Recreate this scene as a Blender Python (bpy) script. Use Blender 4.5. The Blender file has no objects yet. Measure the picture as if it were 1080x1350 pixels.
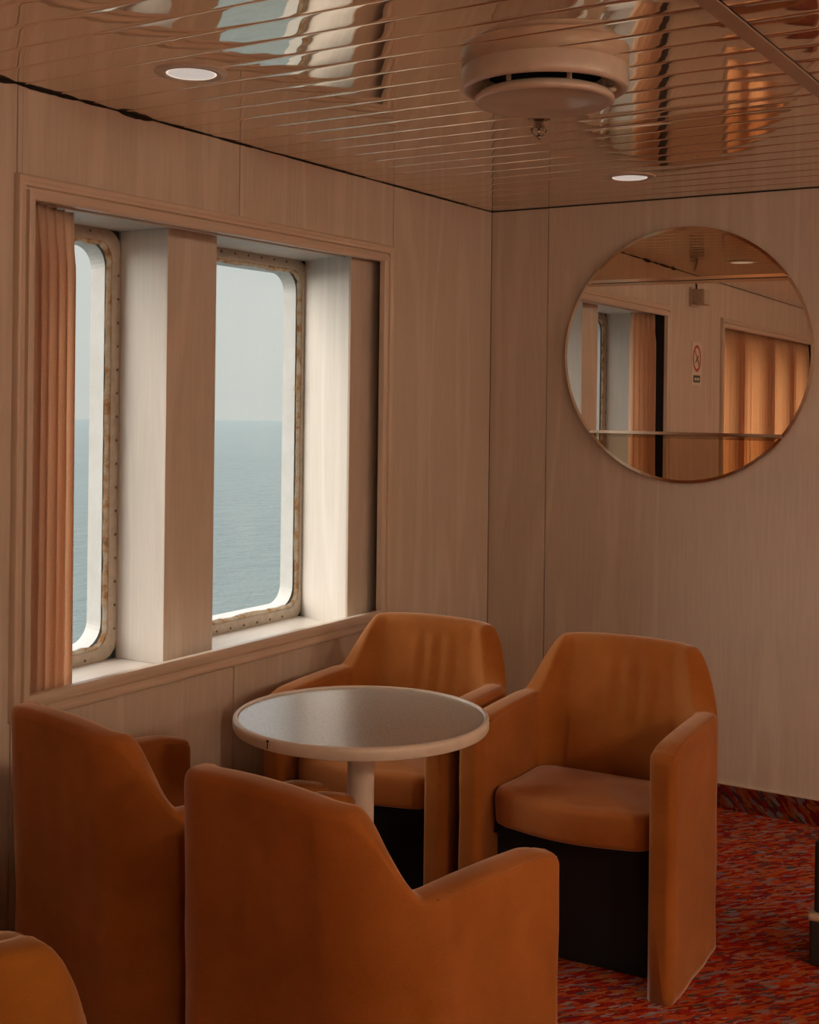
import bpy, bmesh, math, random
from mathutils import Vector, Matrix
random.seed(7)
S = bpy.context.scene
COL = S.collection
PI = math.pi

# ------------------------------------------------------------------ camera
CAM = (2.4437, -4.4964, 1.4539)
YAW, ROLL, F, SH = 0.5605, 0.0121, 1690.1, 149.87
cd = bpy.data.cameras.new('camera')
cam = bpy.data.objects.new('camera', cd)
COL.objects.link(cam)
fwd = Vector((-math.sin(YAW), math.cos(YAW), 0))
r0 = Vector((math.cos(YAW), math.sin(YAW), 0))
u0 = Vector((0, 0, 1))
rr = r0*math.cos(ROLL)+u0*math.sin(ROLL)
uu = -r0*math.sin(ROLL)+u0*math.cos(ROLL)
M = Matrix((rr, uu, -fwd)).transposed().to_4x4()
M.translation = Vector(CAM)
cam.matrix_world = M
cd.sensor_fit = 'VERTICAL'
cd.sensor_height = 36.0
cd.sensor_width = 36.0
cd.lens = F*36.0/1350.0
cd.shift_y = -SH/1350.0
cd.clip_start = 0.02
cd.clip_end = 20000
S.camera = cam

# ------------------------------------------------------------------ world
W = bpy.data.worlds.new('world')
S.world = W
W.use_nodes = True
nt = W.node_tree
nt.nodes.clear()
wo = nt.nodes.new('ShaderNodeOutputWorld')
bg = nt.nodes.new('ShaderNodeBackground')
tc = nt.nodes.new('ShaderNodeTexCoord')
sx = nt.nodes.new('ShaderNodeSeparateXYZ')
rp = nt.nodes.new('ShaderNodeValToRGB')
nt.links.new(tc.outputs['Generated'], sx.inputs[0])
nt.links.new(sx.outputs['Z'], rp.inputs[0])
nt.links.new(rp.outputs[0], bg.inputs[0])
nt.links.new(bg.outputs[0], wo.inputs[0])
rp.color_ramp.elements[0].position = 0.0
rp.color_ramp.elements[0].color = (0.33, 0.345, 0.330, 1)
rp.color_ramp.elements[1].position = 1.0
rp.color_ramp.elements[-1].color = (1.5, 1.52, 1.55, 1)
e = rp.color_ramp.elements.new(0.12)
e.color = (0.375, 0.385, 0.365, 1)
e = rp.color_ramp.elements.new(0.35)
e.color = (0.80, 0.80, 0.79, 1)
bg.inputs[1].default_value = 1.75

# hazy low sun behind cloud, on the seaward side
sd = bpy.data.lights.new('hazy_sun', 'SUN')
sd.energy = 4.3
sd.angle = math.radians(60)
sd.color = (1.0, 0.90, 0.79)
so = bpy.data.objects.new('hazy_sun', sd)
COL.objects.link(so)
so.rotation_euler = Vector((0.80, 0.50, -0.42)).to_track_quat('-Z', 'Y').to_euler()

S.view_settings.view_transform = 'Standard'
S.view_settings.look = 'None'
S.view_settings.gamma = 1.0
S.view_settings.use_curve_mapping = False
S.view_settings.exposure = 0.0

FILL_COL = (1.0, 0.76, 0.56)
FILL_GLOBE = 66.0                        # radiance of the unseen globes added as room fill

# ------------------------------------------------------------------ materials
class NB:
    def __init__(s, name):
        s.m = bpy.data.materials.new(name)
        s.m.use_nodes = True
        s.t = s.m.node_tree
        s.p = s.t.nodes['Principled BSDF']
        s.out = s.t.nodes['Material Output']
    def n(s, typ, **kw):
        x = s.t.nodes.new(typ)
        for k, v in kw.items():
            if isinstance(k, str) and hasattr(x, k):
                setattr(x, k, v)
        return x
    def l(s, a, b):
        s.t.links.new(a, b)
    def obj(s, scale=(1, 1, 1), rot=(0, 0, 0), src='Object'):
        c = s.n('ShaderNodeTexCoord')
        mp = s.n('ShaderNodeMapping')
        mp.inputs['Scale'].default_value = scale
        mp.inputs['Rotation'].default_value = rot
        if src == 'World':
            g = s.n('ShaderNodeNewGeometry')
            s.l(g.outputs['Position'], mp.inputs[0])
        else:
            s.l(c.outputs[src], mp.inputs[0])
        return mp.outputs[0]
    def noise(s, vec, scale=5, detail=4, rough=.5, dist=0):
        x = s.n('ShaderNodeTexNoise')
        x.inputs['Scale'].default_value = scale
        x.inputs['Detail'].default_value = detail
        x.inputs['Roughness'].default_value = rough
        x.inputs['Distortion'].default_value = dist
        s.l(vec, x.inputs['Vector'])
        return x.outputs[0]
    def ramp(s, fac, stops, interp='LINEAR'):
        x = s.n('ShaderNodeValToRGB')
        x.color_ramp.interpolation = interp
        els = x.color_ramp.elements
        while len(els) < len(stops):
            els.new(0.5)
        for i, (p, c) in enumerate(stops):
            els[i].position = p
            els[i].color = (*c, 1)
        s.l(fac, x.inputs[0])
        return x.outputs[0]
    def bump(s, h, strength=.2, dist=.002):
        b = s.n('ShaderNodeBump')
        b.inputs['Strength'].default_value = strength
        b.inputs['Distance'].default_value = dist
        s.l(h, b.inputs['Height'])
        s.l(b.outputs[0], s.p.inputs['Normal'])
        return b
    def set(s, **kw):
        names = {'rough': 'Roughness', 'metal': 'Metallic', 'spec': 'Specular IOR Level', 'sheen': 'Sheen Weight',
                 'sheen_rough': 'Sheen Roughness', 'coat': 'Coat Weight', 'coat_rough': 'Coat Roughness', 'ior': 'IOR',
                 'emit': 'Emission Strength'}
        for k, v in kw.items():
            if k == 'col':
                s.p.inputs['Base Color'].default_value = (*v, 1)
            elif k == 'sheen_col':
                s.p.inputs['Sheen Tint'].default_value = (*v, 1)
            elif k == 'ecol':
                s.p.inputs['Emission Color'].default_value = (*v, 1)
            else:
                s.p.inputs[names[k]].default_value = v
        return s
    def base(s, o):
        s.l(o, s.p.inputs['Base Color'])

def grain_mat(name, a, b, rough=.42, axis='z', bumpy=.12, src='World'):
    """pale laminate with vertical wood grain: fine streaks and cathedral rings"""
    k = NB(name)
    sc = {'z': (9, 9, .5), 'y': (9, .5, 9), 'x': (.5, 9, 9)}[axis]
    sc2 = {'z': (3.4, 3.4, .34), 'y': (3.4, .34, 3.4), 'x': (.34, 3.4, 3.4)}[axis]
    v = k.obj(sc, src=src)
    fine = k.noise(v, 9, 6, .65)
    v2 = k.obj(sc2, src=src)
    big = k.noise(v2, 1.5, 1.5, .4, .1)
    mul = k.n('ShaderNodeMath', operation='MULTIPLY')
    mul.inputs[1].default_value = 26
    k.l(big, mul.inputs[0])
    sn = k.n('ShaderNodeMath', operation='SINE')
    k.l(mul.outputs[0], sn.inputs[0])
    pw = k.n('ShaderNodeMapRange')
    pw.inputs[1].default_value = .55
    pw.inputs[2].default_value = 1.0
    pw.inputs[3].default_value = 0
    pw.inputs[4].default_value = .28
    k.l(sn.outputs[0], pw.inputs[0])
    add = k.n('ShaderNodeMath', operation='ADD')
    k.l(fine, add.inputs[0])
    k.l(pw.outputs[0], add.inputs[1])
    k.base(k.ramp(add.outputs[0], [(.3, a), (.85, b)]))
    k.set(rough=rough, spec=.35)
    k.bump(fine, bumpy, .0006)
    return k.m

m_wall = grain_mat('wall_laminate', (.56, .465, .375), (.66, .57, .475))
m_reveal = grain_mat('reveal_laminate', (.57, .515, .46), (.65, .60, .545), .38)
m_casing = grain_mat('casing_wood', (.60, .48, .37), (.67, .55, .44), .32)
m_casing_h = grain_mat('casing_wood_rail', (.60, .48, .37), (.67, .55, .44), .30, 'y')
m_sill = grain_mat('sill_laminate', (.66, .59, .52), (.72, .65, .58), .3, 'y')

def plain(name, col, rough=.5, metal=0, var=.06, scale=30, bump=0.0, spec=.5, src='Object'):
    k = NB(name)
    v = k.obj(src=src)
    n = k.noise(v, scale, 4)
    a = tuple(c*(1-var) for c in col)
    b = tuple(min(1, c*(1+var)) for c in col)
    k.base(k.ramp(n, [(.3, a), (.7, b)]))
    k.set(rough=rough, metal=metal, spec=spec)
    if bump:
        k.bump(n, bump, .001)
    return k.m

m_dark = plain('joint_black', (.012, .009, .007), .8)
m_backing = plain('backing_board', (.09, .065, .045), .8)

# chair velour
def velour(name, c1, c2):
    k = NB(name)
    v = k.obj()
    big = k.noise(v, 5, 5, .6)
    fine = k.noise(v, 260, 3, .6)
    mx = k.n('ShaderNodeMath', operation='MULTIPLY_ADD')
    mx.inputs[1].default_value = .35
    k.l(fine, mx.inputs[0])
    k.l(big, mx.inputs[2])
    k.base(k.ramp(mx.outputs[0], [(.45, c1), (.85, c2)]))
    k.set(rough=.85, spec=.15, sheen=.60, sheen_rough=.34, sheen_col=(1.0, .80, .64))
    k.bump(fine, .25, .0006)
    return k.m
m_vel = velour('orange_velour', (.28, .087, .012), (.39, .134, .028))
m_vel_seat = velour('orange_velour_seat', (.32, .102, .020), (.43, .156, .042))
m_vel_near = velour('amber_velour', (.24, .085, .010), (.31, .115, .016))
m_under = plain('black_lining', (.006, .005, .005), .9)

# ceiling: polished lacquered metal strips
def ceiling_mat(name, metal, rough):
    k = NB(name)
    k.set(col=(.84, .73, .61), metal=metal, rough=rough, spec=.6)
    v = k.obj((1.6, 5.0, 1), src='World')
    n1 = k.noise(v, 2.4, 1.0, .4, .2)
    k.bump(n1, .35, .0022)
    return k.m
m_ceil = ceiling_mat('ceiling_lacquered_strip', .84, .035)
m_ceil_edge = plain('ceiling_joint', (.55, .44, .34), .25, .6)
m_ceil_trim = plain('ceiling_trim_metal', (.50, .40, .31), .3, .5)

# carpet: streaky dashes in red, orange, grey, plum
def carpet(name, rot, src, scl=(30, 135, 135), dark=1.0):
    k = NB(name)
    v = k.obj((1, 1, 1), src=src)
    rm = k.n('ShaderNodeMapping')
    rm.inputs['Rotation'].default_value = rot
    k.l(v, rm.inputs[0])
    wob = k.noise(rm.outputs[0], 40, 2)
    wm = k.n('ShaderNodeMixRGB', blend_type='ADD')
    wm.inputs[0].default_value = .016
    k.l(rm.outputs[0], wm.inputs[1])
    k.l(wob, wm.inputs[2])
    sm = k.n('ShaderNodeMapping')
    sm.inputs['Scale'].default_value = scl
    k.l(wm.outputs[0], sm.inputs[0])
    vo = k.n('ShaderNodeTexVoronoi')
    vo.inputs['Scale'].default_value = 1.0
    vo.inputs['Randomness'].default_value = 1.0
    k.l(sm.outputs[0], vo.inputs['Vector'])
    sp = k.n('ShaderNodeSeparateColor')
    k.l(vo.outputs['Color'], sp.inputs[0])
    d = dark
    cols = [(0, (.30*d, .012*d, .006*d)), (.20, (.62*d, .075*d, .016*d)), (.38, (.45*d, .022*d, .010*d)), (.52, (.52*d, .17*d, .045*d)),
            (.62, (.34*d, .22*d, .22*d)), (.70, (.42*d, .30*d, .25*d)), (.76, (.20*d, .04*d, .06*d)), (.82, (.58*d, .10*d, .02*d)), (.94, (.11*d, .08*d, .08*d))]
    c = k.ramp(sp.outputs[0], cols, 'CONSTANT')
    fine = k.noise(k.obj(src=src), 420, 2)
    mxr = k.n('ShaderNodeMixRGB', blend_type='MULTIPLY')
    mxr.inputs[0].default_value = .5
    k.l(c, mxr.inputs[1])
    k.l(k.ramp(fine, [(.3, (.45, .45, .45)), (.7, (1, 1, 1))]), mxr.inputs[2])
    k.base(mxr.outputs[0])
    k.set(rough=.95, spec=.1)
    k.bump(fine, .5, .002)
    return k.m
m_carpet = carpet('streaked_red_carpet', (0, 0, -math.radians(51)), 'World', dark=.86)
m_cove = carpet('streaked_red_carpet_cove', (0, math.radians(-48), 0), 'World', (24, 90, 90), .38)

# mirrors
def mirror_mat(name, col, rough=.006):
    k = NB(name)
    k.set(col=col, metal=1, rough=rough)
    v = k.obj(src='World')
    n = k.noise(v, 2.2, 1.5)
    k.bump(n, .03, .002)
    return k.m
m_mirror = mirror_mat('silvered_mirror', (.93, .90, .86))
m_bronze = mirror_mat('bronze_tinted_mirror', (.62, .46, .32))
m_medge = mirror_mat('bevelled_mirror_edge', (.86, .77, .66), .16)
m_backboard = plain('mirror_backing', (.10, .07, .05), .6)

# glass pane (thin): fresnel glossy over transparent, faint salt haze
def glass_mat():
    k = NB('salty_window_glass')
    tr = k.n('ShaderNodeBsdfTransparent')
    tr.inputs[0].default_value = (.95, .97, .96, 1)
    gl = k.n('ShaderNodeBsdfGlossy')
    gl.inputs['Roughness'].default_value = .02
    gl.inputs['Color'].default_value = (.9, .95, .93, 1)
    lw = k.n('ShaderNodeLayerWeight')
    lw.inputs['Blend'].default_value = .5
    p5 = k.n('ShaderNodeMath', operation='POWER')
    p5.inputs[1].default_value = 4.0
    k.l(lw.outputs['Facing'], p5.inputs[0])
    fr = k.n('ShaderNodeMath', operation='MULTIPLY_ADD')
    fr.inputs[1].default_value = .5
    fr.inputs[2].default_value = .06
    k.l(p5.outputs[0], fr.inputs[0])
    mx = k.n('ShaderNodeMixShader')
    k.l(fr.outputs[0], mx.inputs[0])
    k.l(tr.outputs[0], mx.inputs[1])
    k.l(gl.outputs[0], mx.inputs[2])
    df = k.n('ShaderNodeBsdfTranslucent')
    df.inputs[0].default_value = (.85, .80, .72, 1)
    v = k.obj((1, 1.4, 1), src='World')
    n = k.noise(v, 7, 8, .75)
    r = k.ramp(n, [(.50, (.012, .012, .012)), (.85, (.06, .06, .06))])
    m2 = k.n('ShaderNodeMixShader')
    k.l(r, m2.inputs[0])
    k.l(mx.outputs[0], m2.inputs[1])
    k.l(df.outputs[0], m2.inputs[2])
    k.l(m2.outputs[0], k.out.inputs[0])
    return k.m
m_glass = glass_mat()

m_steel = plain('painted_window_steel', (.44, .37, .29), .45, 0, .12, 40, .1)
m_bolt = plain('bolt_steel', (.16, .13, .10), .5, .5)
def seal_mat():
    k = NB('rusty_glazing_putty')
    v = k.obj(src='World')
    n = k.noise(v, 28, 6, .7)
    k.base(k.ramp(n, [(.36, (.62, .58, .50)), (.52, (.50, .40, .26)), (.60, (.42, .20, .07)), (.70, (.12, .12, .08))]))
    k.set(rough=.8)
    k.bump(n, .6, .004)
    return k.m
m_seal = seal_mat()
def hull_mat():
    k = NB('white_hull_paint')
    v = k.obj((1, 1, .7), src='World')
    n = k.noise(v, 14, 7, .72)
    k.base(k.ramp(n, [(.30, (.50, .30, .17)), (.37, (.60, .59, .57)), (.62, (.66, .66, .65))]))
    k.set(rough=.4)
    return k.m
m_hull = hull_mat()

# sea
def sea_mat():
    k = NB('sea_water')
    v = k.obj(src='World')
    n = k.noise(v, .32, 8, .62)
    n2 = k.noise(v, .02, 3, .5)
    k.base(k.ramp(n2, [(.3, (.075, .12, .127)), (.7, (.10, .145, .15))]))
    k.set(rough=.32, ior=1.33, spec=.5)
    b = k.bump(n, 1.0, 1.7)
    return k.m
m_sea = sea_mat()

# curtain fabric
def curtain_mat(name, c1, c2, trans=.45):
    k = NB(name)
    v = k.obj(src='World')
    fine = k.noise(v, 300, 2)
    c = k.ramp(fine, [(.3, c1), (.7, c2)])
    k.base(c)
    k.set(rough=.85, spec=.1, sheen=.3)
    k.bump(fine, .15, .0005)
    tl = k.n('ShaderNodeBsdfTranslucent')
    k.l(c, tl.inputs[0])
    mx = k.n('ShaderNodeMixShader')
    mx.inputs[0].default_value = trans
    k.l(k.p.outputs[0], mx.inputs[1])
    k.l(tl.outputs[0], mx.inputs[2])
    k.l(mx.outputs[0], k.out.inputs[0])
    return k.m
m_curt = curtain_mat('peach_curtain', (.84, .62, .46), (.92, .75, .60), .62)
m_curt2 = curtain_mat('peach_curtain_lit', (.80, .53, .33), (.90, .66, .45), .75)

# table
def table_mat():
    k = NB('speckled_laminate')
    v = k.obj()
    n = k.noise(v, 160, 3, .7)
    k.base(k.ramp(n, [(.35, (.28, .235, .19)), (.65, (.44, .375, .31))]))
    k.set(rough=.28, spec=.6, coat=.25, coat_rough=.2)
    return k.m
m_top = table_mat()
m_rim = plain('cream_plastic_rim', (.70, .62, .52), .35)
m_col = plain('cream_painted_column', (.74, .64, .53), .4)
m_white = plain('cream_enamel', (.60, .51, .41), .3)
m_disc = plain('cream_satin_disc', (.58, .49, .40), .14, 0, .03)
m_chrome = plain('brass_chrome', (.45, .38, .30), .2, 1)
m_box = plain('grey_cream_plastic', (.50, .43, .34), .45)
m_signw = plain('sign_white', (.70, .64, .55), .5)
m_signr = plain('sign_red', (.50, .06, .03), .5)
m_signk = plain('sign_black', (.02, .02, .02), .5)
m_baselip = plain('cream_lip', (.50, .42, .32), .4)

k = NB('opal_lamp_lens')
k.set(col=(.55, .55, .54), rough=.35, ecol=(1.0, .93, .86), emit=.42)
m_lens = k.m
k = NB('lamp_rim_glow')
k.set(col=(.7, .6, .5), rough=.3, ecol=(1.0, .86, .70), emit=.75)
m_lensrim = k.m

# ------------------------------------------------------------------ helpers
def link(name, bm, mat, parent=None, smooth=False, kind=None, sharp=None):
    me = bpy.data.meshes.new(name)
    bmesh.ops.recalc_face_normals(bm, faces=bm.faces[:])
    bm.to_mesh(me)
    bm.free()
    if smooth:
        for p in me.polygons:
            p.use_smooth = True
        if sharp:
            me.set_sharp_from_angle(angle=math.radians(sharp))
    me.materials.append(mat)
    o = bpy.data.objects.new(name, me)
    COL.objects.link(o)
    if parent:
        o.parent = parent
    if kind:
        o['kind'] = kind
    return o

def empty(name, loc, rz=0, label=None, cat=None, group=None, kind=None):
    o = bpy.data.objects.new(name, None)
    o.empty_display_size = .1
    COL.objects.link(o)
    o.location = loc
    o.rotation_euler = (0, 0, rz)
    if label: o['label'] = label
    if cat: o['category'] = cat
    if group: o['group'] = group
    if kind: o['kind'] = kind
    return o

def tag(o, label, cat, group=None):
    o['label'] = label
    o['category'] = cat
    if group: o['group'] = group
    return o

def box(bm, x0, x1, y0, y1, z0, z1, bev=0):
    vs = [bm.verts.new((x, y, z)) for x in (x0, x1) for y in (y0, y1) for z in (z0, z1)]
    fs = [(0, 1, 3, 2), (4, 6, 7, 5), (0, 4, 5, 1), (2, 3, 7, 6), (0, 2, 6, 4), (1, 5, 7, 3)]
    faces = [bm.faces.new([vs[i] for i in f]) for f in fs]
    if bev:
        edges = list({e for f in faces for e in f.edges})
        bmesh.ops.bevel(bm, geom=edges, offset=bev, segments=2, profile=.5, affect='EDGES')

def boxo(name, x0, x1, y0, y1, z0, z1, mat, parent=None, bev=0, kind=None):
    bm = bmesh.new()
    box(bm, x0, x1, y0, y1, z0, z1, bev)
    return link(name, bm, mat, parent, kind=kind)

def loft(bm, rings, closed_ring=True, cap0=False, cap1=False, closed_path=False):
    vr = [[bm.verts.new(p) for p in r] for r in rings]
    n = len(vr[0])
    m = len(vr)
    for i in range(m if closed_path else m-1):
        a, b = vr[i], vr[(i+1) % m]
        for j in range(n if closed_ring else n-1):
            bm.faces.new((a[j], a[(j+1) % n], b[(j+1) % n], b[j]))
    if cap0: bm.faces.new(vr[0])
    if cap1: bm.faces.new(list(reversed(vr[-1])))
    return vr

def lathe(bm, prof, seg=48, c=(0, 0, 0), cap0=False, cap1=False):
    rings = []
    for r, z in prof:
        rings.append([(c[0]+r*math.cos(2*PI*i/seg), c[1]+r*math.sin(2*PI*i/seg), c[2]+z) for i in range(seg)])
    loft(bm, rings, True, cap0, cap1)

def tube(bm, pts, rad, seg=6):
    pts = [Vector(p) for p in pts]
    rings = []
    for i, p in enumerate(pts):
        t = (pts[min(i+1, len(pts)-1)]-pts[max(i-1, 0)]).normalized()
        up = Vector((0, 0, 1)) if abs(t.z) < .9 else Vector((1, 0, 0))
        a = t.cross(up).normalized()
        b = t.cross(a).normalized()
        rings.append([p+a*rad*math.cos(2*PI*j/seg)+b*rad*math.sin(2*PI*j/seg) for j in range(seg)])
    loft(bm, rings, True, True, True)

# ------------------------------------------------------------------ room shell
X1, Y1, H = 5.2, -7.6, 2.2          # far right wall, wall behind the camera, ceiling height
floor = boxo('floor', -.02, X1, Y1, .02, -.05, 0, m_carpet, kind='structure')
ZI0, ZI1 = .714, 1.93               # clear opening inside the casings
# openings in the window wall: (y0, y1)
OPEN = [(-2.345, -.785), (-6.40, -3.49)]
XG = -.35
XP = -.16

# window wall: solid backing around the openings
bm = bmesh.new()
ys = [Y1, OPEN[1][0], OPEN[1][1], OPEN[0][0], OPEN[0][1], .02]
XB = -.008
for i, (a, b) in enumerate([(ys[0], ys[1]), (ys[2], ys[3]), (-.50, ys[5])]):
    box(bm, XG-.03, XB, a, b, 0, H+.05)
box(bm, XG-.03, XP-.004, -.742, -.50, .655, 1.95)
box(bm, -.011, XB, -.779, -.50, .655, 1.95)
box(bm, XG-.03, XB, -.785, -.50, 0, .655)
box(bm, XG-.03, XB, -.785, -.50, 1.95, H+.05)
for a, b in OPEN:
    box(bm, XG-.03, XB, a, b, 0, .655)
    box(bm, XG-.03, XB, a, b, 1.95, H+.05)
wall_left = link('wall_left', bm, m_backing, kind='structure')
# laminate panels on it, joints 3 mm
seams = [0.0, -.7229, -1.5605, -2.3906, -3.226, -4.06, -4.90, -5.73, -6.57, Y1]
g = .0016
def panel(name, parent, x0, x1, y0, y1, z0, z1, mat):
    return boxo(name, x0, x1, y0, y1, z0, z1, mat, parent, bev=.0012)
ZT = 2.1975
for i in range(len(seams)-1):
    b, a = seams[i]-g, seams[i+1]+g
    segs = [(a, b)]
    for (o0, o1) in OPEN:
        new = []
        for (p, q) in segs:
            if q <= o0-.04 or p >= o1+.04:
                new.append((p, q))
            else:
                lo, hi = max(p, o0-.03), min(q, o1+.03)
                panel('wall_panel', wall_left, XB, 0, lo, hi, .09, .70, m_wall)
                panel('wall_panel', wall_left, XB, 0, lo, hi, 1.955, ZT, m_wall)
                if p < o0-.03: new.append((p, o0-.03-.0001))
                if q > o1+.03: new.append((o1+.03+.0001, q))
        segs = new
    for (p, q) in segs:
        panel('wall_panel', wall_left, XB, 0, p, q, .09, ZT, m_wall)

# recess lining of the first window
Y0w, Y1w = OPEN[0]
PA, PB = -1.694, -1.479            # pillar between the two panes
WR = -.752                         # right-hand edge of the second pane
ZS, ZL = .663, 1.945
boxo('sill_board', XG, -.004, Y0w, -.50, ZS-.012, ZS, m_sill, wall_left)
boxo('lintel_board', XG, -.004, Y0w, -.50, ZL, ZL+.012, m_reveal, wall_left)
boxo('window_pillar', XG, XP, PA, PB, ZS, ZL, m_reveal, wall_left, bev=.002)
boxo('pillar_facing', XP-.0005, XP+.004, PA-.001, PB+.001, ZS, ZL, m_wall, wall_left, bev=.001)
# splayed reveal and front board at the right-hand end of the recess
bm = bmesh.new()
q_ = [(XG, WR-.018), (XG, WR+.0), (-.058, -.890), (-.058, -.902)]
loft(bm, [[(a_, b_, ZS) for a_, b_ in q_], [(a_, b_, ZL) for a_, b_ in q_]], True, True, True)
link('jamb_board', bm, m_reveal, wall_left)
boxo('pillar_facing', -.062, -.052, -.903, -.501, ZS, ZL, m_wall, wall_left, bev=.001)
boxo('jamb_board', -.011, -.004, Y1w-.0005, Y1w+.006, ZS, ZL, m_casing, wall_left)
boxo('jamb_board', XG, -.10, Y0w-.012, Y0w+.001, ZS, ZL, m_reveal, wall_left)
boxo('jamb_board', -.10, -.004, Y0w-.012, Y0w+.0005, ZS, ZL, plain('cavity_shade_black', (.02, .015, .012), .9), wall_left)  # black board stands for the shade inside the cavity behind the casing
# second opening lining
a, b = OPEN[1]
boxo('sill_board', XG, -.004, a, b, ZS-.012, ZS, m_sill, wall_left)
boxo('lintel_board', XG, -.004, a, b, ZL, ZL+.012, m_reveal, wall_left)
boxo('jamb_board', XG, -.004, b, b+.012, ZS, ZL, m_reveal, wall_left)
boxo('jamb_board', XG, -.004, a-.012, a, ZS, ZL, m_reveal, wall_left)
W2 = [(-4.14, -3.49), (-5.00, -4.355), (-5.72, -5.215), (-6.40, -5.90)]
for i in range(3):
    boxo('window_pillar', XG, XP, W2[i+1][1], W2[i][0], ZS, ZL, m_reveal, wall_left)

# casings (picture-frame mouldings) mitred around each opening
def casing(name, y0, y1, z0, z1, x=0.0):
    # profile: (distance outward from clear edge, projection from wall)
    prof = [(-.004, -.010), (-.004, .010), (.001, .014), (.006, .0155), (.013, .015), (.0175, .014), (.0195, .004), (.0245, .004),
            (.028, .013), (.036, .0135), (.040, .017), (.045, .0185), (.050, .017), (.053, .013), (.054, .0)]
    top = []
    objs = []
    root = empty(name, (x, (y0+y1)/2, z0), kind='structure')
    cor = [(y0, z0, -1, -1), (y1, z0, 1, -1), (y1, z1, 1, 1), (y0, z1, -1, 1)]
    nm = ['casing_rail', 'casing_stile', 'casing_rail', 'casing_stile']
    for k_ in range(4):
        A, B = cor[k_], cor[(k_+1) % 4]
        rings = []
        for (cy, cz, sy_, sz_) in (A, B):
            rings.append([(px, cy+sy_*d-(y0+y1)/2, cz+sz_*d-z0) for d, px in prof])
        bm = bmesh.new()
        loft(bm, rings, True, True, True)
        link(nm[k_], bm, m_casing_h if k_ % 2 == 0 else m_casing, root, smooth=True, sharp=35)
    return root
casing('trim_1', Y0w, Y1w, ZI0, ZI1)
casing('trim_2', OPEN[1][0], OPEN[1][1], ZI0, ZI1)

# hull plate and ship windows with rounded corners
def rrect(y0, y1, z0, z1, r, n=8):
    pts = []
    for cy, cz, a0 in ((y1-r, z1-r, 0), (y0+r, z1-r, 90), (y0+r, z0+r, 180), (y1-r, z0+r, 270)):
        for i in range(n+1):
            A = math.radians(a0+90*i/n)
            pts.append((cy+r*math.cos(A), cz+r*math.sin(A)))
    return pts
def rect_like(y0, y1, z0, z1, n=8):
    pts = []
    for cy, cz in ((y1, z1), (y0, z1), (y0, z0), (y1, z0)):
        for i in range(n+1):
            pts.append((cy, cz))
    return pts
WIN = [(Y0w, PA), (PB, WR)] + W2
bm = bmesh.new()
XH0, XH1 = XG-.02, XG-.07
band = .034
edges_y = sorted([w for w in WIN], key=lambda w: w[0])
zc0, zc1 = ZS+.0, ZL
hz0, hz1 = ZS+band+.006, ZL-band-.006
mids = [Y1] + [(edges_y[i][1]+edges_y[i+1][0])/2 for i in range(len(edges_y)-1)] + [.4]
for i, (a, b) in enumerate(edges_y):
    inner = rrect(a+band+.008, b-band-.008, hz0, hz1, .07)
    inner2 = rrect(a+band+.016, b-band-.016, hz0+.008, hz1-.008, .068)
    lo, hi = mids[i], mids[i+1]
    outer = []
    n = 8
    for q, (cy, cz) in enumerate(((hi, 3.4), (lo, 3.4), (lo, -1.2), (hi, -1.2))):
        outer += [(cy, cz)]*(n+1)
    vi = [bm.verts.new((XH0, p[0], p[1])) for p in inner]
    vo2 = [bm.verts.new((XH1, p[0], p[1])) for p in inner2]
    # outer rect verts shared per corner
    oc = [bm.verts.new((XH1, cy, cz)) for cy, cz in ((hi, 3.4), (lo, 3.4), (lo, -1.2), (hi, -1.2))]
    N = len(inner)
    for j in range(N):
        bm.faces.new((vi[j], vi[(j+1) % N], vo2[(j+1) % N], vo2[j]))
    for j in range(N):
        q, q2 = j//(n+1), ((j+1) % N)//(n+1)
        if q == q2:
            bm.faces.new((vo2[j], vo2[(j+1) % N], oc[q]))
        else:
            bm.faces.new((vo2[j], vo2[(j+1) % N], oc[q2], oc[q]))
wh = link('wall_hull', bm, m_hull, smooth=False, kind='structure')

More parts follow.
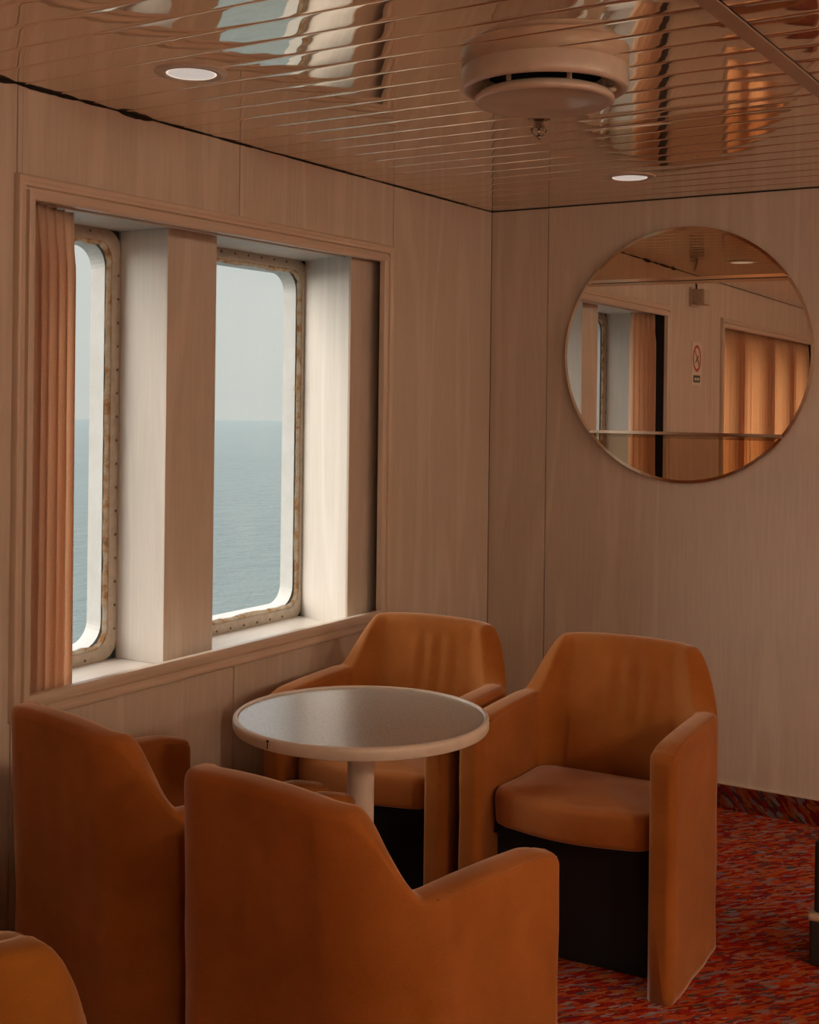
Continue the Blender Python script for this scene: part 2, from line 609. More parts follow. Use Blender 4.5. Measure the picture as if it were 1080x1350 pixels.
def ship_window(idx, a, b, detail=True):
    root = empty('window_%d' % idx, (XG, (a+b)/2, ZS), kind='structure')
    oy, oz = (a+b)/2, ZS
    o0, o1 = rrect(a, b, ZS, ZL, .062), rrect(a+band, b-band, ZS+band, ZL-band, .058)
    o2 = rrect(a+band+.006, b-band-.006, ZS+band+.006, ZL-band-.006, .056)
    bm = bmesh.new()
    R = [[(-.012, p[0]-oy, p[1]-oz) for p in o0], [(.004, p[0]-oy, p[1]-oz) for p in o0], [(.006, p[0]-oy, p[1]-oz) for p in rrect(a+.003, b-.003, ZS+.003, ZL-.003, .06)],
         [(.006, p[0]-oy, p[1]-oz) for p in rrect(a+band-.004, b-band+.004, ZS+band-.004, ZL-band+.004, .058)], [(.003, p[0]-oy, p[1]-oz) for p in o1], [(-.012, p[0]-oy, p[1]-oz) for p in o1]]
    loft(bm, R, True, closed_path=True)
    link('window_frame', bm, m_steel, root, smooth=True, sharp=40)
    # putty / corroded seal, slightly uneven
    bm = bmesh.new()
    rnd = random.Random(idx)
    path = rrect(a+band, b-band, ZS+band, ZL-band, .056, 10)
    dense = []
    for i in range(len(path)):
        p, q = Vector(path[i]), Vector(path[(i+1) % len(path)])
        k_ = max(1, int((q-p).length/.02))
        for j in range(k_):
            dense.append(p.lerp(q, j/k_))
    cy, cz = oy, (ZS+ZL)/2
    R = [[], [], [], []]
    for i, p in enumerate(dense):
        prev, nxt = dense[i-1], dense[(i+1) % len(dense)]
        t = (nxt-prev).normalized()
        nrm = Vector((-t.y, t.x))          # inward
        if nrm.dot(Vector((cy, cz))-p) < 0: nrm = -nrm
        w = .010+.007*rnd.random()
        R[0].append((-.012, p.x-oy, p.y-oz))
        R[1].append((.0005, p.x-oy, p.y-oz))
        q = p+nrm*w*.6
        R[2].append((-.001, q.x-oy, q.y-oz))
        q = p+nrm*w
        R[3].append((-.010, q.x-oy, q.y-oz))
    loft(bm, R, True)
    link('window_seal', bm, m_seal, root, smooth=True)
    bm = bmesh.new()
    gp = rrect(a+band-.004, b-band+.004, ZS+band-.004, ZL-band+.004, .056)
    bm.faces.new([bm.verts.new((-.010, p[0]-oy, p[1]-oz)) for p in gp])
    link('glass_pane', bm, m_glass, root)
    if detail:
        me = None
        pts = []
        zz = ZS+.09
        while zz < ZL-.08:
            pts += [(a+.012, zz), (b-.012, zz)]
            zz += .0705
        yy = a+.10
        while yy < b-.08:
            pts += [(yy, ZS+.012), (yy, ZL-.012)]
            yy += .0705
        for (py, pz) in pts:
            if me is None:
                bm = bmesh.new()
                prof = [(.0, .0105), (.0035, .010), (.0045, .007), (.0045, .004)]
                rings = [[(x, r*math.cos(2*PI*i/8), r*math.sin(2*PI*i/8)) for i in range(8)] for r, x in [(.001, .0088), (.0035, .0085), (.0045, .007), (.0045, .0045)]]
                loft(bm, rings, True, True, False)
                o = link('bolt', bm, m_bolt, root, smooth=True)
                me = o.data
            else:
                o = bpy.data.objects.new('bolt', me)
                COL.objects.link(o)
                o.parent = root
            o.location = (0, py-oy, pz-oz)
    return root
ship_window(1, Y0w, PA)
ship_window(2, PB, WR)
for i, w in enumerate(W2):
    ship_window(3+i, w[0], w[1], False)
# dark steel behind the rounded corners of the frames
bm = bmesh.new()
for a, b in WIN:
    o0, o1 = rect_like(a, b, ZS, ZL), rrect(a+.002, b-.002, ZS+.002, ZL-.002, .062)
    vi = [bm.verts.new((XG-.004, p[0], p[1])) for p in o1]
    oc = [bm.verts.new((XG-.004, cy, cz)) for cy, cz in ((b, ZL), (a, ZL), (a, ZS), (b, ZS))]
    N = len(o1)
    for j in range(N):
        q, q2 = j//9, ((j+1) % N)//9
        if q == q2: bm.faces.new((vi[j], vi[(j+1) % N], oc[q]))
        else: bm.faces.new((vi[j], vi[(j+1) % N], oc[q2], oc[q]))
link('corner_plate', bm, plain('dark_green_steel', (.045, .055, .045), .6), wall_left)

# back wall with the mirror
wall_back = boxo('wall_back', -.37, X1+.02, .008, .10, 0, H+.05, m_backing, kind='structure')
sb = [0.0, .2488, 1.86, 2.70, 3.54, 4.37, X1]
for i in range(len(sb)-1):
    boxo('wall_panel', sb[i]+(g if i else .001), sb[i+1]-g, 0, .008, .09, ZT, m_wall, wall_back, bev=.0012)
wall_right = boxo('wall_right', X1+.008, X1+.1, Y1, .02, 0, H+.05, m_backing, kind='structure')
wall_front = boxo('wall_front', -.37, X1+.1, Y1-.1, Y1-.008, 0, H+.05, m_backing, kind='structure')
k_ = 0.0
yy = 0.0
while yy > Y1+.01:
    y2 = max(yy-.836, Y1)
    boxo('wall_panel', X1, X1+.008, y2+g, yy-g, .09, ZT, m_wall, wall_right)
    yy = y2
xx = 0.0
while xx < X1-.01:
    x2 = min(xx+.836, X1)
    boxo('wall_panel', xx+g, x2-g, Y1-.008, Y1, .09, ZT, m_wall, wall_front)
    xx = x2

# carpet cove skirting with a thin pale cap
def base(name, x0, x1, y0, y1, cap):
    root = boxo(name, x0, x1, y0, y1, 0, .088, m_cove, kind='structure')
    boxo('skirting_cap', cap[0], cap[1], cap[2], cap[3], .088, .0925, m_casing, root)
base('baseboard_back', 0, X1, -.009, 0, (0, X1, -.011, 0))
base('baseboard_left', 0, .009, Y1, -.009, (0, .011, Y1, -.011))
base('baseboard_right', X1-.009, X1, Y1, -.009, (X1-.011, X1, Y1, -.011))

# ------------------------------------------------------------------ ceiling
ceiling = boxo('ceiling', -.37, X1+.1, Y1-.1, .1, H+.016, H+.06, m_dark, kind='structure')
P = .1128
XT0, XT1 = 1.617, 1.657
def strip_mesh(x0, x1, w):
    """one strip, a shallow pan: flat face, rolled edges going up into the joint"""
    bm = bmesh.new()
    prof = [(-w/2, .012), (-w/2, .0035), (-w/2+.0012, .001), (-w/2+.004, 0)]
    prof += [(-w/2+.0052, -.0001)]
    prof += [(-w/2+.004+(w-.008)*i/8, -.0001-.0004*math.sin(PI*i/8)) for i in range(1, 8)]
    prof += [(w/2-.0052, -.0001)]
    prof += [(w/2-.004, 0), (w/2-.0012, .001), (w/2, .0035), (w/2, .012)]
    rings = [[(x, p[0], p[1]) for p in prof] for x in (x0, x1)]
    loft(bm, rings, False)
    for f in bm.faces: f.smooth = True
    me = bpy.data.meshes.new('ceiling_strip')
    bmesh.ops.recalc_face_normals(bm, faces=bm.faces[:])
    bm.to_mesh(me)
    bm.free()
    me.materials.append(m_ceil)
    return me
meA = strip_mesh(.006, XT0, P-.0022)
meB = strip_mesh(XT1+.004, X1, P-.0022)
y = -.012-P/2
off = .03
i = 0
OFFA = 0.0
yA = -.066 - 0.0
while yA > Y1:
    for me, dy in ((meA, 0.0), (meB, .020)):
        o = bpy.data.objects.new('ceiling_strip', me)
        COL.objects.link(o)
        o.parent = ceiling
        o.location = (0, yA+dy, H)
    yA -= P
# white line of the joints: thin bright metal lip recessed between strips
boxo('ceiling_trim', XT0, XT1, Y1, -.004, H-.0025, H+.010, m_ceil_trim, ceiling, bev=.0015)
boxo('ceiling_trim_shadow_gap', XT1, XT1+.004, Y1, -.004, H+.004, H+.012, m_dark, ceiling)
# ragged dark gap where strips meet the window wall
bm = bmesh.new()
rnd = random.Random(3)
for (ya, yb, h) in [(-2.50, -2.40, .017), (-2.40, -2.20, .010), (-2.19, -2.10, .006), (-2.06, -1.93, .0155), (-1.90, -1.72, .003), (-1.66, -1.5, .004), (-1.35, -.9, .003), (-.8, -.2, .003)]:
    n = max(3, int((yb-ya)/.015))
    top, bot = [], []
    for i in range(n+1):
        q = ya+(yb-ya)*i/n
        e_ = abs(math.sin(PI*i/n))**.4
        bot.append(bm.verts.new((.0012, q, 2.197-.5*h*e_*(.55+.5*rnd.random()))))
        top.append(bm.verts.new((.0012, q, H-.001)))
    for i in range(n):
        bm.faces.new((bot[i], bot[i+1], top[i+1], top[i]))
link('ceiling_gap', bm, m_dark, ceiling, kind='stuff')

# ------------------------------------------------------------------ ceiling fittings
def downlight(x, y, label, group='recessed ceiling downlights'):
    t = empty('downlight', (x, y, H), 0, label, 'light', group)
    bm = bmesh.new()
    lathe(bm, [(.058, .006), (.058, -.0035), (.062, -.006), (.074, -.0055), (.084, -.003), (.086, .0), (.086, .004)], 56)
    link('trim_ring', bm, m_white, t, smooth=True, sharp=50)
    bm = bmesh.new()
    lathe(bm, [(.058, -.0025), (.0555, -.0045), (.053, -.0035)], 56)
    link('lens_rim', bm, m_lensrim, t, smooth=True)
    bm = bmesh.new()
    lathe(bm, [(.0535, -.0035), (.03, -.005), (.002, -.0055)], 56, cap1=True)
    link('lens', bm, m_lens, t, smooth=True)
    return t
downlight(.436, -2.262, 'round recessed ceiling downlight above the window, nearer the camera')
downlight(.79, -.50, 'round recessed ceiling downlight close to the mirror wall')
k_ = ['behind the camera on the window side', 'behind the camera in the middle', 'right of the camera near the mirror wall',
      'right of the camera', 'at the back right of the room', 'in the far corner behind the camera']
for (x, y), w_ in zip([(.44, -4.25), (.79, -6.2), (2.6, -.9), (2.6, -2.7), (2.6, -4.9), (2.7, -6.6), (4.2, -1.8), (4.2, -3.9), (4.2, -6.0)],
                      ['beside the curtained window', 'behind the camera by the curtained window', 'right of the mirror near the back wall', 'right of the camera',
                       'right behind the camera', 'in the middle far behind the camera', 'near the right wall', 'by the right wall level with the camera', 'in the rear right corner']):
    downlight(x, y, 'added unseen ceiling downlight ' + w_)  # further downlights added out of view; their lenses glow only faintly

# unseen glowing globes, added behind and beside the camera to brighten the room
k = NB('fill_globe_glow')
k.set(col=(.8, .75, .68), rough=.4, ecol=FILL_COL, emit=FILL_GLOBE)
m_fill_globe = k.m
for (x, y, w_) in ((4.4, -1.5, 'near the mirror wall on the far right'), (4.3, -3.6, 'right of the camera'), (4.7, -6.4, 'in the rear right corner')):
    t = empty('added_fill_globe', (x, y, H), 0, 'unseen fill globe added under the ceiling ' + w_, 'lamp', 'added fill globes')
    bm = bmesh.new()
    bmesh.ops.create_uvsphere(bm, u_segments=24, v_segments=12, radius=.13)
    for v in bm.verts: v.co.z -= .155
    link('globe', bm, m_fill_globe, t, smooth=True)
    bm = bmesh.new()
    lathe(bm, [(.07, .006), (.07, -.012), (.055, -.032), (.05, -.04)], 32, cap1=True)
    link('fill_globe_cap', bm, m_white, t, smooth=True, sharp=40)

# round air diffuser
t = empty('ceiling_diffuser', (1.155, -1.885, H), 0, 'round cream ceiling air diffuser with a hanging centre disc', 'air vent')
bm = bmesh.new()
lathe(bm, [(.182, .004), (.188, -.004), (.189, -.040), (.187, -.046), (.181, -.050), (.172, -.048), (.150, -.030), (.132, -.014)], 72)
link('outer_ring', bm, m_white, t, smooth=True, sharp=50)
bm = bmesh.new()
lathe(bm, [(.134, -.012), (.128, -.004), (.01, -.003)], 48, cap1=True)
link('throat', bm, m_dark, t, smooth=True)
bm = bmesh.new()
lathe(bm, [(.10, -.045), (.140, -.052), (.152, -.058), (.158, -.066), (.157, -.073), (.150, -.077), (.146, -.0755), (.07, -.0765), (.002, -.0768)], 72, cap0=True, cap1=True)
link('centre_disc', bm, m_disc, t, smooth=True, sharp=60)
for ang in (20, 80, 140, 200, 260, 320):
    bm = bmesh.new()
    A = math.radians(ang)
    tube(bm, [(.132*math.cos(A), .132*math.sin(A), -.003), (.132*math.cos(A), .132*math.sin(A), -.056)], .006, 8)
    link('spacer', bm, m_white, t, smooth=True)
bm = bmesh.new()
lathe(bm, [(.008, -.048), (.0105, -.052), (.0105, -.058), (.006, -.062)], 14, (.15*math.cos(.35), .15*math.sin(.35)*1.0, .006), cap1=True)
link('thumb_screw', bm, m_white, t, smooth=True)

# sprinkler head
t = empty('sprinkler_head', (.915, -1.43, H), .4, 'small chrome fire sprinkler head below the air diffuser', 'sprinkler')
t.scale = (1.5, 1.5, 1.05)
bm = bmesh.new()
lathe(bm, [(.001, .002), (.020, .001), (.020, -.003), (.014, -.006), (.009, -.008)], 24, cap0=True, cap1=True)
link('escutcheon', bm, m_chrome, t, smooth=True, sharp=40)
bm = bmesh.new()
lathe(bm, [(.008, -.007), (.008, -.013), (.0105, -.015), (.0105, -.021), (.006, -.023)], 6, cap0=True, cap1=True)
link('hex_body', bm, m_chrome, t)
for s_ in (-1, 1):
    bm = bmesh.new()
    tube(bm, [(s_*.007, 0, -.021), (s_*.013, 0, -.027), (s_*.0115, 0, -.037), (s_*.003, 0, -.043)], .0022, 6)
    link('yoke_arm', bm, m_chrome, t, smooth=True)
bm = bmesh.new()
lathe(bm, [(.0018, -.022), (.0025, -.030), (.0018, -.040)], 8, cap0=True, cap1=True)
link('glass_bulb', bm, m_chrome, t, smooth=True)
bm = bmesh.new()
lathe(bm, [(.004, -.041), (.004, -.046), (.003, -.052)], 10, cap0=True, cap1=True)
rings = []
for k_ in range(12):
    pass
link('nozzle_tip', bm, m_chrome, t, smooth=True)
bm = bmesh.new()
pts = []
for i in range(24):
    A = 2*PI*i/24
    r_ = .017 if i % 2 == 0 else .0115
    pts.append((r_*math.cos(A), r_*math.sin(A)))
loft(bm, [[(p[0], p[1], -.0235) for p in pts], [(p[0], p[1], -.025) for p in pts]], True, True, True)
link('deflector', bm, m_chrome, t)

# ------------------------------------------------------------------ round mirror in three bevelled pieces
MX, MZ, MR = .806, 1.624, .467
root = empty('round_mirror', (MX, 0, MZ), 0, 'large round wall mirror, clear in the middle, bronze tinted above and below', 'mirror')
def disc_piece(zlo, zhi, R, n=72):
    """outline (x,z) of disc clipped to zlo..zhi, ccw"""
    pts = []
    for i in range(n):
        A = 2*PI*i/n
        pts.append((R*math.cos(A), R*math.sin(A)))
    def clip(poly, lim, sgn):
        out = []
        for i in range(len(poly)):
            a, b = poly[i], poly[(i+1) % len(poly)]
            ia, ib = sgn*(a[1]-lim) >= 0, sgn*(b[1]-lim) >= 0
            if ia: out.append(a)
            if ia != ib:
                t_ = (lim-a[1])/(b[1]-a[1])
                out.append((a[0]+t_*(b[0]-a[0]), lim))
        return out
    return clip(clip(pts, zlo, 1), zhi, -1)
def offset_in(poly, d):
    out = []
    n = len(poly)
    for i in range(n):
        p0, p1, p2 = Vector(poly[i-1]), Vector(poly[i]), Vector(poly[(i+1) % n])
        e1, e2 = (p1-p0), (p2-p1)
        if e1.length < 1e-7: e1 = e2
        if e2.length < 1e-7: e2 = e1
        n1, n2 = Vector((-e1.y, e1.x)).normalized(), Vector((-e2.y, e2.x)).normalized()
        m_ = (n1+n2)
        m_ = m_/max(.2, m_.length_squared)*2
        out.append(tuple(p1+m_*d*.5*1.0 if False else p1+m_*d))
    return out
def mpiece(name, zlo, zhi, mat, label, ydepth, tilt=(0, 0)):
    o_ = disc_piece(zlo, zhi, MR)
    # drop near-duplicate vertices
    q = [o_[0]]
    for p in o_[1:]:
        if (Vector(p)-Vector(q[-1])).length > .004: q.append(p)
    if (Vector(q[0])-Vector(q[-1])).length < .004: q.pop()
    o_ = q
    in_ = offset_in(o_, .011)
    cz = (zlo+zhi)/2
    bm = bmesh.new()
    vi = [bm.verts.new((p[0], -ydepth-.0035, p[1])) for p in in_]
    bm.faces.new(vi)
    piece = link(name, bm, mat, root)
    piece['label'] = label
    bm = bmesh.new()
    N = len(o_)
    R = [[(p[0], -ydepth-.0035, p[1]) for p in in_], [(p[0], -ydepth-.0018, p[1]) for p in o_], [(p[0], -ydepth+.003, p[1]) for p in o_]]
    loft(bm, R, True)
    link('bevel', bm, m_medge if mat is m_mirror else m_bronze_edge, piece)
    piece.rotation_euler = (tilt[0], 0, tilt[1])
    return piece
m_bronze_edge = mirror_mat('bevelled_bronze_edge', (.76, .60, .46), .12)
mpiece('middle_glass', -.292, .270, m_mirror, 'clear middle mirror piece', .0165, (0, .027))
mpiece('top_glass', .272, MR+.01, m_bronze, 'bronze tinted top mirror piece', .0165, (0, .027))
mpiece('bottom_glass', -MR-.01, -.294, m_bronze, 'bronze tinted bottom mirror piece', .0165, (0, .027))
bm = bmesh.new()
rings = []
for y_, R_ in ((.0, MR-.012), (-.003, MR-.006), (-.003, .01)):
    rings.append([(R_*math.cos(2*PI*i/72), y_, R_*math.sin(2*PI*i/72)) for i in range(72)])
loft(bm, rings, True, False, True)
bk = link('backing_board', bm, m_backboard, root)
bk.rotation_euler = (0, 0, 0)

# ------------------------------------------------------------------ curtains
def curtain(name, path, z0, z1, mat, label, parent=None, folds=9, amp=.03, thick=.0016, group=None, seed=1, flare=.15):
    rnd = random.Random(seed)
    a, b = Vector(path[0]), Vector(path[1])
    L = (b-a).length
    t = (b-a)/L
    nrm = Vector((-t.y, t.x))
    nu, nv = folds*14, 26
    ph = [rnd.uniform(-.5, .5) for _ in range(folds+2)]
    am = [rnd.uniform(.75, 1.2) for _ in range(folds+2)]
    bm = bmesh.new()
    rows = []
    for j in range(nv+1):
        v = j/nv
        row = []
        z = z0+(z1-z0)*v
        for i in range(nu+1):
            u = i/nu
            fi = u*folds
            k0 = int(fi)
            w = fi-k0
            am_ = am[k0]*(1-w)+am[min(k0+1, folds)]*w
            phs = ph[k0]*(1-w)+ph[min(k0+1, folds)]*w
            top = max(0, (v-.88)/.12)
            A = amp*am_*(1-.45*top)
            d = A*math.sin(2*PI*fi+phs*2*(1-v)) + A*.35*math.sin(4*PI*fi+1.3*phs+6*v)*top
            side = .35*A*math.sin(4*PI*fi)
            uu_ = u+(u-.5)*flare*(1-v)*.5
            p = a+t*(L*uu_+side*.6)+nrm*d
            row.append(bm.verts.new((p.x, p.y, z)))
        rows.append(row)
    for j in range(nv):
        for i in range(nu):
            bm.faces.new((rows[j][i], rows[j][i+1], rows[j+1][i+1], rows[j+1][i]))
    o = link(name, bm, mat, parent, smooth=True)
    tag(o, label, 'curtain', group)
    sm = o.modifiers.new('thick', 'SOLIDIFY')
    sm.thickness = thick
    return o
c1 = curtain('curtain', ((-.058, -2.315), (-.125, -2.105)), ZS+.006, ZL-.012, m_curt, 'narrow gathered peach curtain at the left end of the sea window',
             folds=5, amp=.032, seed=4, flare=.10)
bm = bmesh.new()
tube(bm, [(-.09, -2.34, ZL-.006), (-.09, -.79, ZL-.006)], .005, 8)
tag(link('curtain_rail', bm, m_white), 'thin pale curtain rail along the head of the sea window recess', 'curtain rail')
c2 = curtain('curtain', ((-.075, -6.38), (-.075, -3.51)), ZS+.006, ZL-.012, m_curt2, 'wide peach curtains drawn across the second window, seen in the mirror',
             folds=36, amp=.026, seed=9, flare=0)
bm = bmesh.new()
tube(bm, [(-.075, -6.39, ZL-.006), (-.075, -3.50, ZL-.006)], .005, 8)
tag(link('curtain_rail', bm, m_white), 'thin pale curtain rail over the second window seen in the mirror', 'curtain rail')

# ------------------------------------------------------------------ things on the window wall seen in the mirror
t = empty('alarm_speaker', (0, -2.84, 2.065), 0, 'small cream box on the window wall near the ceiling, seen in the mirror', 'speaker')
boxo('housing', 0, .085, -.065, .065, -.045, .045, m_box, t, bev=.006)
boxo('wall_plate', 0, .012, -.075, .075, -.055, .055, m_box, t, bev=.002)
bm = bmesh.new()
tube(bm, [(.02, 0, .045), (.02, .0, .07), (.01, .01, .108)], .006, 8)
link('cable', bm, m_signk, t, smooth=True)
t = empty('no_smoking_sign', (0, -2.925, 1.68), 0, 'white no smoking sign with red ring and black cigarette, seen in the mirror', 'sign')
boxo('plate', 0, .003, -.10, .10, -.128, .128, m_signw, t, bev=.001)
bm = bmesh.new()
rings = []
for r_, x_ in ((.062, .003), (.063, .0045), (.079, .0045), (.080, .003)):
    rings.append([(x_, r_*math.cos(2*PI*i/48), .030+r_*math.sin(2*PI*i/48)) for i in range(48)])
loft(bm, rings, True)
# slash
q = .0505
for s_ in (1,):
    vs = [bm.verts.new((.0046, -q+.005, .030-q*s_-.005)), bm.verts.new((.0046, -q-.005, .030-q*s_+.005)), bm.verts.new((.0046, q-.005, .030+q*s_+.005)), bm.verts.new((.0046, q+.005, .030+q*s_-.005))]
    bm.faces.new(vs)
link('red_ring', bm, m_signr, t)
bm = bmesh.new()
vs = [(-.038, .008), (-.030, .0), (.030, .040), (.024, .052)]
bm.faces.new([bm.verts.new((.0050, -a_, b_)) for a_, b_ in vs])
vs = [(.030, .0), (.038, .008), (.012, .030), (.004, .022)]
bm.faces.new([bm.verts.new((.0052, -a_, b_)) for a_, b_ in vs])
link('cigarette', bm, m_signk, t)
boxo('caption_plate', .003, .004, -.068, .068, -.112, -.070, m_signk, t)
bm = bmesh.new()
for i in range(5):
    box(bm, .004, .0045, -.050+i*.021, -.050+i*.021+.014, -.100, -.084)
link('caption_marks', bm, m_signw, t, kind='stuff')

# ------------------------------------------------------------------ table
TX, TY, TZ = .778, -2.035, .722
t = empty('cafe_table', (TX, TY, 0), 0, 'round cafe table with dark speckled top, cream rim and one column', 'table')
bm = bmesh.new()
lathe(bm, [(.002, .700), (.275, .700), (.283, .7175), (.002, .7175)], 96, cap0=True, cap1=True)
link('tabletop', bm, m_top, t, smooth=True, sharp=30)
bm = bmesh.new()
prof = [(.284, .716), (.2845, .7205), (.2870, .7225), (.291, .7220), (.2955, .7185), (.2965, .712), (.2960, .700), (.2935, .6945), (.286, .693), (.276, .695), (.276, .701)]
rings = [[(r_*math.cos(2*PI*i/128), r_*math.sin(2*PI*i/128), z) for i in range(128)] for r_, z in prof]
loft(bm, rings, True)
link('rim', bm, m_rim, t, smooth=True, sharp=50)
for ang in (-98.5, 27.0):
    A = math.radians(ang)
    bm = bmesh.new()
    box(bm, .2945, .2972, -.0011, .0011, .700, .718)
    box(bm, .2945, .2973, -.0036, .0036, .714, .7175)
    o = link('rim_joint', bm, m_dark, t)
    o.rotation_euler = (0, 0, A)
bm = bmesh.new()
lathe(bm, [(.10, .693), (.10, .689), (.034, .684), (.0312, .670), (.0312, .06), (.034, .04)], 48)
link('column', bm, m_col, t, smooth=True, sharp=50)
bm = bmesh.new()
lathe(bm, [(.034, .040), (.045, .022), (.075, .014), (.086, .010), (.088, .004), (.088, 0)], 64, cap1=True)
link('base', bm, m_col, t, smooth=True, sharp=50)

# ------------------------------------------------------------------ armchairs
CW, CB, CF = .293, .245, -.228       # half width, back plane, front plane (outer, local; sitter looks to -y)
RC = .145
HB, HN, HA = .785, .622, .612
TA, TB = .068, .075                  # arm and back thickness
def plan():
    """outer path from left front to right front: (x, y, nx, ny, s) s = 0 at back centre"""
    pts = []
    st = (CB-RC)-CF
    n1 = 36
    for i in range(n1):
        pts.append((-CW, CF+st*i/n1, -1, 0))
    n2 = 32
    for i in range(n2+1):
        A = PI/2*(1-i/n2)
        pts.append((-(CW-RC)-RC*math.sin(A), CB-RC+RC*math.cos(A), -math.sin(A), math.cos(A)))
    n3 = 64
    for i in range(1, n3):
        pts.append((-(CW-RC)+2*(CW-RC)*i/n3, CB, 0, 1))
    for i in range(n2+1):
        A = PI/2*i/n2
        pts.append(((CW-RC)+RC*math.sin(A), CB-RC+RC*math.cos(A), math.sin(A), math.cos(A)))
    for i in range(1, n1+1):
        pts.append((CW, (CB-RC)-st*i/n1, 1, 0))
    return pts
def shell_mesh(seed=0, wr=1.0):
    rnd = random.Random(seed)
    pts = plan()
    S_ = [0]
    for i in range(1, len(pts)):
        S_.append(S_[-1]+math.hypot(pts[i][0]-pts[i-1][0], pts[i][1]-pts[i-1][1]))
    tot = S_[-1]
    sa, sn = .195, .330               # start of the shoulder, foot of the shoulder
    send = tot/2
    creases = [(-.035, .014, .0055), (-.008, .010, -.005), (.020, .012, .006), (.048, .010, -.005), (.075, .014, .005), (.105, .012, -.003), (-.085, .02, .003)]
    rings = []
    for i, (x, y, nx, ny) in enumerate(pts):
        s = abs(S_[i]-tot/2)
        sgn = -1 if S_[i] < tot/2 else 1
        if s < sa:
            h = HB-.010*(s/sa)**2
        elif s < sn:
            u = (s-sa)/(sn-sa)
            # round shoulder then nearly straight fall into the notch
            f_ = .75*u*u*(3-2*u)+.25*u**1.5
            h = HB-.010-(HB-.010-HN)*f_
        else:
            u = (s-sn)/(send-sn)
            h = HN+(HA-HN)*u+.004*math.sin(PI*u)
            if u > .84: h -= .010*((u-.84)/.16)**2
        bk_ = max(0, min(1, (sn-s)/(sn-sa+.05)))      # 1 on the back, 0 on arms
        T = TA+(TB-TA)*bk_
        def P_(off, z, bulge=0):
            lean = .030*bk_*max(0, (z-.30)/.48)**1.2*(ny > 0)
            # base draws in slightly
            return (x-nx*off, y-ny*off+lean*ny, z)
        e = .020
        # outer side going up
        out_pts = []
        for z in (0.0, .015, .12, .24, .36, .46, .54):
            o_ = 0
            out_pts.append(P_(o_+.0015*math.sin(z*23+i*.35), z))
        zz = max(h-.055, .545)
        out_pts.append(P_(0, zz))
        for a_ in (0, 22, 45, 68, 90):
            A = math.radians(a_)
            out_pts.append(P_(e*(1-math.cos(A)), h-e+e*math.sin(A)*1.0))
        out_pts.append(P_(T*.5, h+.0025))
        for a_ in (90, 68, 45, 22, 0):
            A = math.radians(a_)
            out_pts.append(P_(T-(.015+.013*bk_)*(1-math.cos(A)), h-e*(1+1.0*bk_)*(1-math.sin(A))))
        # inner side going down; back is padded, thicker at the lumbar
        for z in [h-.062+(.41-h+.062)*q_/5 for q_ in range(6)]+[.36, .20, .0]:
            pad = 0
            if bk_ > 0 and z > .36:
                vz = max(0, min(1, (HB-z)/.33))
                pad = .030*bk_*vz**1.1
                xx_ = x
                for cx_, w_, a_ in creases:
                    env = math.exp(-((z-.655)/.055)**2)
                    pad += wr*a_*env*math.exp(-((xx_-cx_-.03*(z-.66))/w_)**2)
            out_pts.append(P_(T+pad, z))
        rings.append(out_pts)
    # rounded front faces of the arms: extra inset rings
    def endring(ring, th):
        R_ = .030
        xs = [p[0] for p in ring]
        xm = (max(xs)+min(xs))/2
        c_, s_ = 1-math.cos(th), math.sin(th)
        return [(xm+(p[0]-xm)*(1-c_*.62), p[1]-R_*s_, (p[2] if p[2] < .05 else p[2]-c_*R_*min(1, max(0, (p[2]-.35)/.2)))) for p in ring]
    r0_, rN = rings[0], rings[-1]
    ths = [math.radians(a_) for a_ in (12, 26, 40, 54, 68, 80, 90)]
    pre = [endring(r0_, a_) for a_ in reversed(ths)]
    post = [endring(rN, a_) for a_ in ths]
    rings = pre+rings+post
    bm = bmesh.new()
    loft(bm, rings, True, True, True)
    # piping along the inner and outer top edges of arms
    lines = []
    k_in, k_out = 17, 10
    for idx in (k_out, k_in):
        seg_l = [rings[j][idx] for j in range(5, 47)]
        seg_r = [rings[j][idx] for j in range(len(rings)-47, len(rings)-5)]
        lines += [seg_l, seg_r]
    return bm, lines

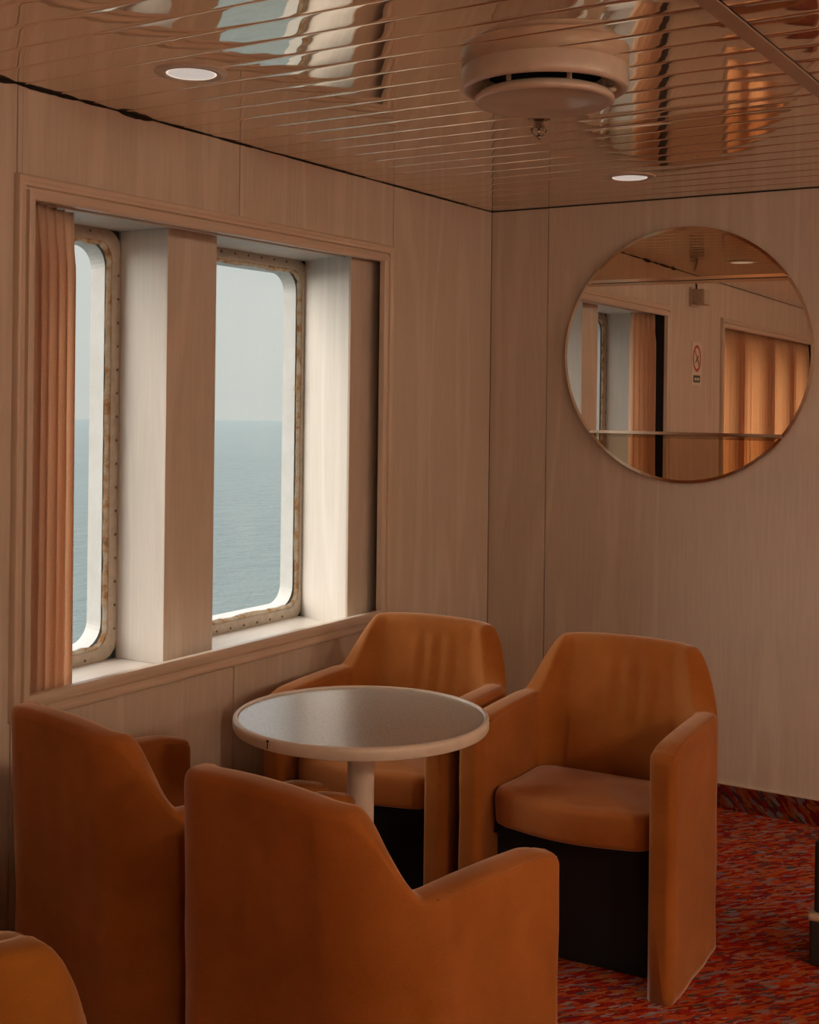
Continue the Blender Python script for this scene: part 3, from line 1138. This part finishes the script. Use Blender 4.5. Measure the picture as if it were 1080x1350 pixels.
def cushion_mesh(seed=0):
    """seat pad: bowed front, rounded edges"""
    w = CW-TA-.004
    yb_, yf_ = CB-TB-.03, CF-.010
    n = 64
    def outline(ins):
        pts = []
        # superellipse-like D: straight sides, bowed front
        W_ = w-ins
        rf, rb = .065, .05
        rf = max(.01, rf-ins*.6)
        segs = []
        # start at back left, go to front left, front, front right, back right
        def arc(cx, cy, r_, a0, a1, m):
            return [(cx+r_*math.cos(math.radians(a0+(a1-a0)*i/m)), cy+r_*math.sin(math.radians(a0+(a1-a0)*i/m))) for i in range(m+1)]
        pts += arc(-W_+rb, yb_-ins-rb, rb, 90, 180, 6)
        for i in range(1, 6):
            pts.append((-W_, yb_-ins-rb+(yf_+.02+ins+rf-(yb_-ins-rb))*i/6))
        pts += arc(-W_+rf, yf_+.02+ins+rf, rf, 180, 262, 8)
        x0 = pts[-1][0]
        y0 = pts[-1][1]
        for i in range(1, 14):
            u = i/14
            xx_ = x0+(-2*x0)*u
            pts.append((xx_, y0-.028*math.sin(PI*u)))
        pts += arc(W_-rf, yf_+.02+ins+rf, rf, 278, 360, 8)
        for i in range(1, 6):
            pts.append((W_, yf_+.02+ins+rf+((yb_-ins-rb)-(yf_+.02+ins+rf))*i/6))
        pts += arc(W_-rb, yb_-ins-rb, rb, 0, 90, 6)
        return pts
    z1, z0 = .425, .336
    layers = [(.030, z0), (.010, z0+.001), (.003, z0+.006), (.001, z0+.016), (0, z0+.04), (-.001, z1-.030), (.0005, z1-.018), (.0035, z1-.010), (.010, z1-.0035), (.020, z1-.0005), (.032, z1)]
    bm = bmesh.new()
    rings = []
    for ins, z in layers:
        o_ = outline(ins)
        ring = []
        for (x, y) in o_:
            dz = 0
            if z > z1-.03:
                dz = .010*(y-.0)/.2 * -.6 + .003*math.sin(x*38+y*14)*math.exp(-((y+.12)/.12)**2)
                dz -= .006*math.exp(-(x/.13)**2)*math.exp(-((y-.02)/.14)**2)
            ring.append((x, y, z+dz))
        rings.append(ring)
    top = rings[-1]
    cx_, cy_ = 0.0, sum(p[1] for p in top)/len(top)
    for f_ in (.93, .84, .70, .55, .40, .25, .10, .02):
        ring = []
        for p in top:
            x, y = p[0]*f_, cy_+(p[1]-cy_)*f_
            d_ = 1-f_
            ring.append((x, y, z1+.016*(1-(1-d_)**2.2)-.006*y/.2+.0035*math.sin(x*34+y*16+1)*math.exp(-((y+.10)/.10)**2-((x-.03)/.12)**2)))
        rings.append(ring)
    loft(bm, rings, True, True, True)
    return bm

def armchair(x, y, rz, label, seed, mat=None, matseat=None, group='tub armchairs'):
    mat = mat or m_vel
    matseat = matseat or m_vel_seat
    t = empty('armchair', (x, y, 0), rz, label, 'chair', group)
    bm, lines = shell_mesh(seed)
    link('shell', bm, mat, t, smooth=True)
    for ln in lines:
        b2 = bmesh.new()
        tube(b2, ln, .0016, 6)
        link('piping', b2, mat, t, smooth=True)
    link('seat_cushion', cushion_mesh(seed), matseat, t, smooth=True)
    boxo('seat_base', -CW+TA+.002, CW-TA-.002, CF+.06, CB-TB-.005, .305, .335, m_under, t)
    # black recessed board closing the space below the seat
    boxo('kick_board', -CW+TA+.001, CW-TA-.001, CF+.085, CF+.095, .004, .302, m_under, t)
    return t
armchair(1.051, -1.308, .022+.03, 'orange velour tub armchair on the right, in front of the mirror wall', 1)
armchair(.426, -1.339, .030+.03, 'orange velour tub armchair behind the table, in the corner by the window', 2)
armchair(1.087, -2.497, 3.008, 'orange velour tub armchair seen from behind, in front of the table', 3)
armchair(.47, -2.374, 2.929, 'orange velour tub armchair under the curtain, turned away, left of the table', 4)
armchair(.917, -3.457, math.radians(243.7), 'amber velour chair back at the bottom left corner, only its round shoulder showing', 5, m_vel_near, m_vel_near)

# ------------------------------------------------------------------ thing cut off by the right edge
t = empty('waste_bin', (1.66, -1.02, 0), .1, 'black bin with a cream rim cut off by the right edge of the photo', 'bin')
boxo('body', -.10, .10, -.10, .10, 0, .115, m_signk, t, bev=.006)
boxo('rim', -.104, .104, -.104, .104, .115, .135, m_baselip, t, bev=.008)
boxo('lid', -.09, .09, -.09, .09, .135, .32, m_signk, t, bev=.006)

# ------------------------------------------------------------------ sea
bm = bmesh.new()
R_ = 9000
vs = []
rad = [0, 12, 25, 50, 100, 250, 700, 2000, R_]
rings = []
for r_ in rad[1:]:
    rings.append([(r_*math.cos(2*PI*i/64), r_*math.sin(2*PI*i/64), 0) for i in range(64)])
loft(bm, rings, True, True, False)
sea = link('sea', bm, m_sea)
sea.location = (-3.5, 0, -7.5)
axis = Vector((math.cos(.70), math.sin(.70), 0))   # ship heels: horizon sits lower on this side
sea.rotation_euler = Matrix.Rotation(-math.radians(1.02), 4, axis).to_euler()
sea['kind'] = 'stuff'
tag(sea, 'calm pale blue green sea reaching to the horizon outside the windows', 'sea')
